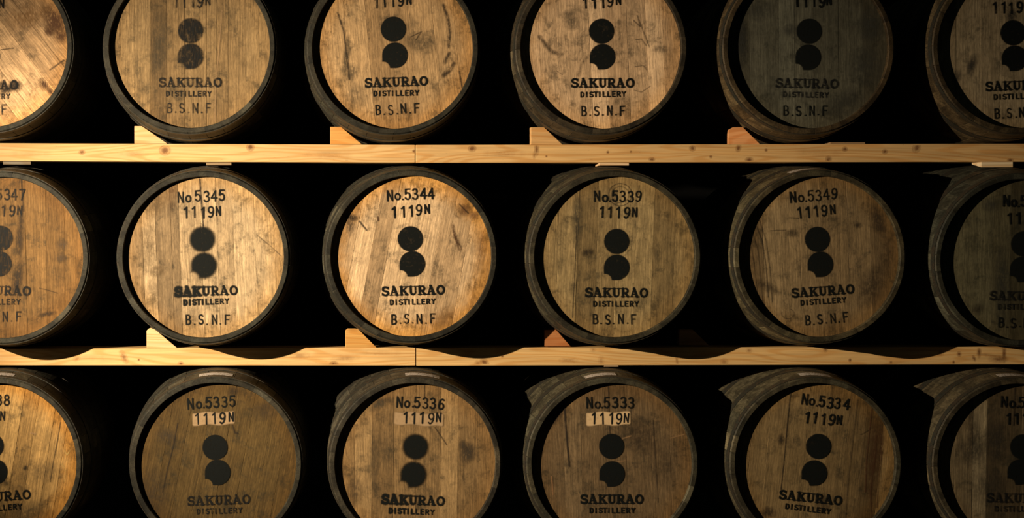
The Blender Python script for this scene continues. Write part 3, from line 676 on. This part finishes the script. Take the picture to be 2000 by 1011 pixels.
barrel(3, (1196, 905), 1.5, [-92, -58, -10, 30, 80, 116], [.92, 1.08, .94, .92, .95, .98, 1.0], (0.176, 0.118, 0.060),
       'barrel numbered 5333 with a pale sanded patch and dark joint at left',
       dict(no=(1191, 786, 0), bt=(1193, 817, -1), e1=(1194, 871), e2=(1195, 925), nm=(1194, 974, 0), sb=(1196, 996, 0), **{'in': (1196, 1030, 0)}), num='5333', soft=.9,
       stains=[([(1085, 805, 14, 40, -30, .7)], DK), ([(1250, 850, 36, 36, 0, .45), (1300, 900, 30, 50, 0, .3)], DK)],
       lines=[([(1102, 795), (1107, 860), (1112, 910)], 3, 1, DK), ([(1188, 755), (1190, 830), (1192, 860)], 1.6, .8, DK), ([(1275, 820), (1280, 900), (1285, 980)], 1.5, .7, DK), ([(1213, 857), (1232, 851)], 2, .6, (.42, .25, .12)), ([(1207, 901), (1222, 899)], 2, .5, (.42, .25, .12)), ([(1310, 855), (1336, 848)], 2, .5, (.42, .25, .12)), ([(1077, 930), (1080, 965)], 2.4, .6, (.42, .22, .10))],
       patch=(1188, 817, 43, 12.5, 1, (.62, .44, .245)), sticker=(-49, 12), side=(0.065, 0.058, 0.036), edge=0.50, group=bot)
barrel(3, (1593, 905), -5.5, [-126, -94, -58, -20, 20, 60, 92, 128], [.95, 1.0, 1.02, 1.05, 1.05, .98, .90, .78, 1.15], (0.209, 0.143, 0.065),
       'barrel numbered 5334 with wavy reddish grain at its right, bottom row',
       dict(no=(1611, 784, -7.5), bt=(1608, 818, -7), e1=(1598, 871), e2=(1590, 923), nm=(1582, 971, -6), sb=(1578, 993, -7), **{'in': (1572, 1026, -7)}), num='5334', soft=.8,
       stains=[([(1705, 900, 12, 80, -4, .6), (1720, 870, 8, 60, -4, .5)], RED), ([(1525, 858, 8, 12, 0, .7), (1500, 1000, 16, 12, 0, .7), (1608, 985, 14, 16, 0, .4)], DK)],
       lines=[([(1544, 768), (1539, 810), (1531, 900), (1525, 955)], 1.6, .9, DK), ([(1675, 780), (1665, 860), (1655, 950), (1651, 1010)], 1.4, .8, DK), ([(1703, 796), (1697, 850), (1692, 900), (1690, 960)], 2.2, .8, RED), ([(1712, 850), (1708, 900), (1700, 960), (1702, 1010)], 2.2, .7, RED), ([(1722, 880), (1716, 930), (1712, 990)], 1.8, .7, RED), ([(1696, 840), (1686, 846), (1680, 848)], 1.4, .7, DK)],
       sticker=(-23, 39), side=(0.069, 0.061, 0.037), edge=0.60, group=bot)
barrel(3, (1989, 906.5), -1, [-120, -86, -58, 10, 52, 100], [.92, .9, 1.22, .66, .8, .9, 1], (0.211, 0.162, 0.093),
       'dark blotched barrel cut off at the right edge, bottom row',
       dict(no=(2001, 785, -1), bt=(2002, 817, 0), e1=(1997, 872), e2=(1992, 921), nm=(1987, 972, -1), sb=(1987, 993, 0), **{'in': (1986, 1026, 0)}), num='5337', soft=.9, worn=False, wornname=True,
       stains=[([(1945, 860, 26, 40, 0, .6), (1900, 880, 30, 30, 0, .5), (1930, 950, 40, 40, 0, .4)], (.035, .032, .026)), ([(1898, 830, 14, 40, 0, .4)], DK)],
       lines=[([(1982, 755), (1981, 790), (1979, 830)], 2, .9, DK)], sticker=(-27, 35), side=(0.078, 0.063, 0.036), edge=0.30, group=bot)
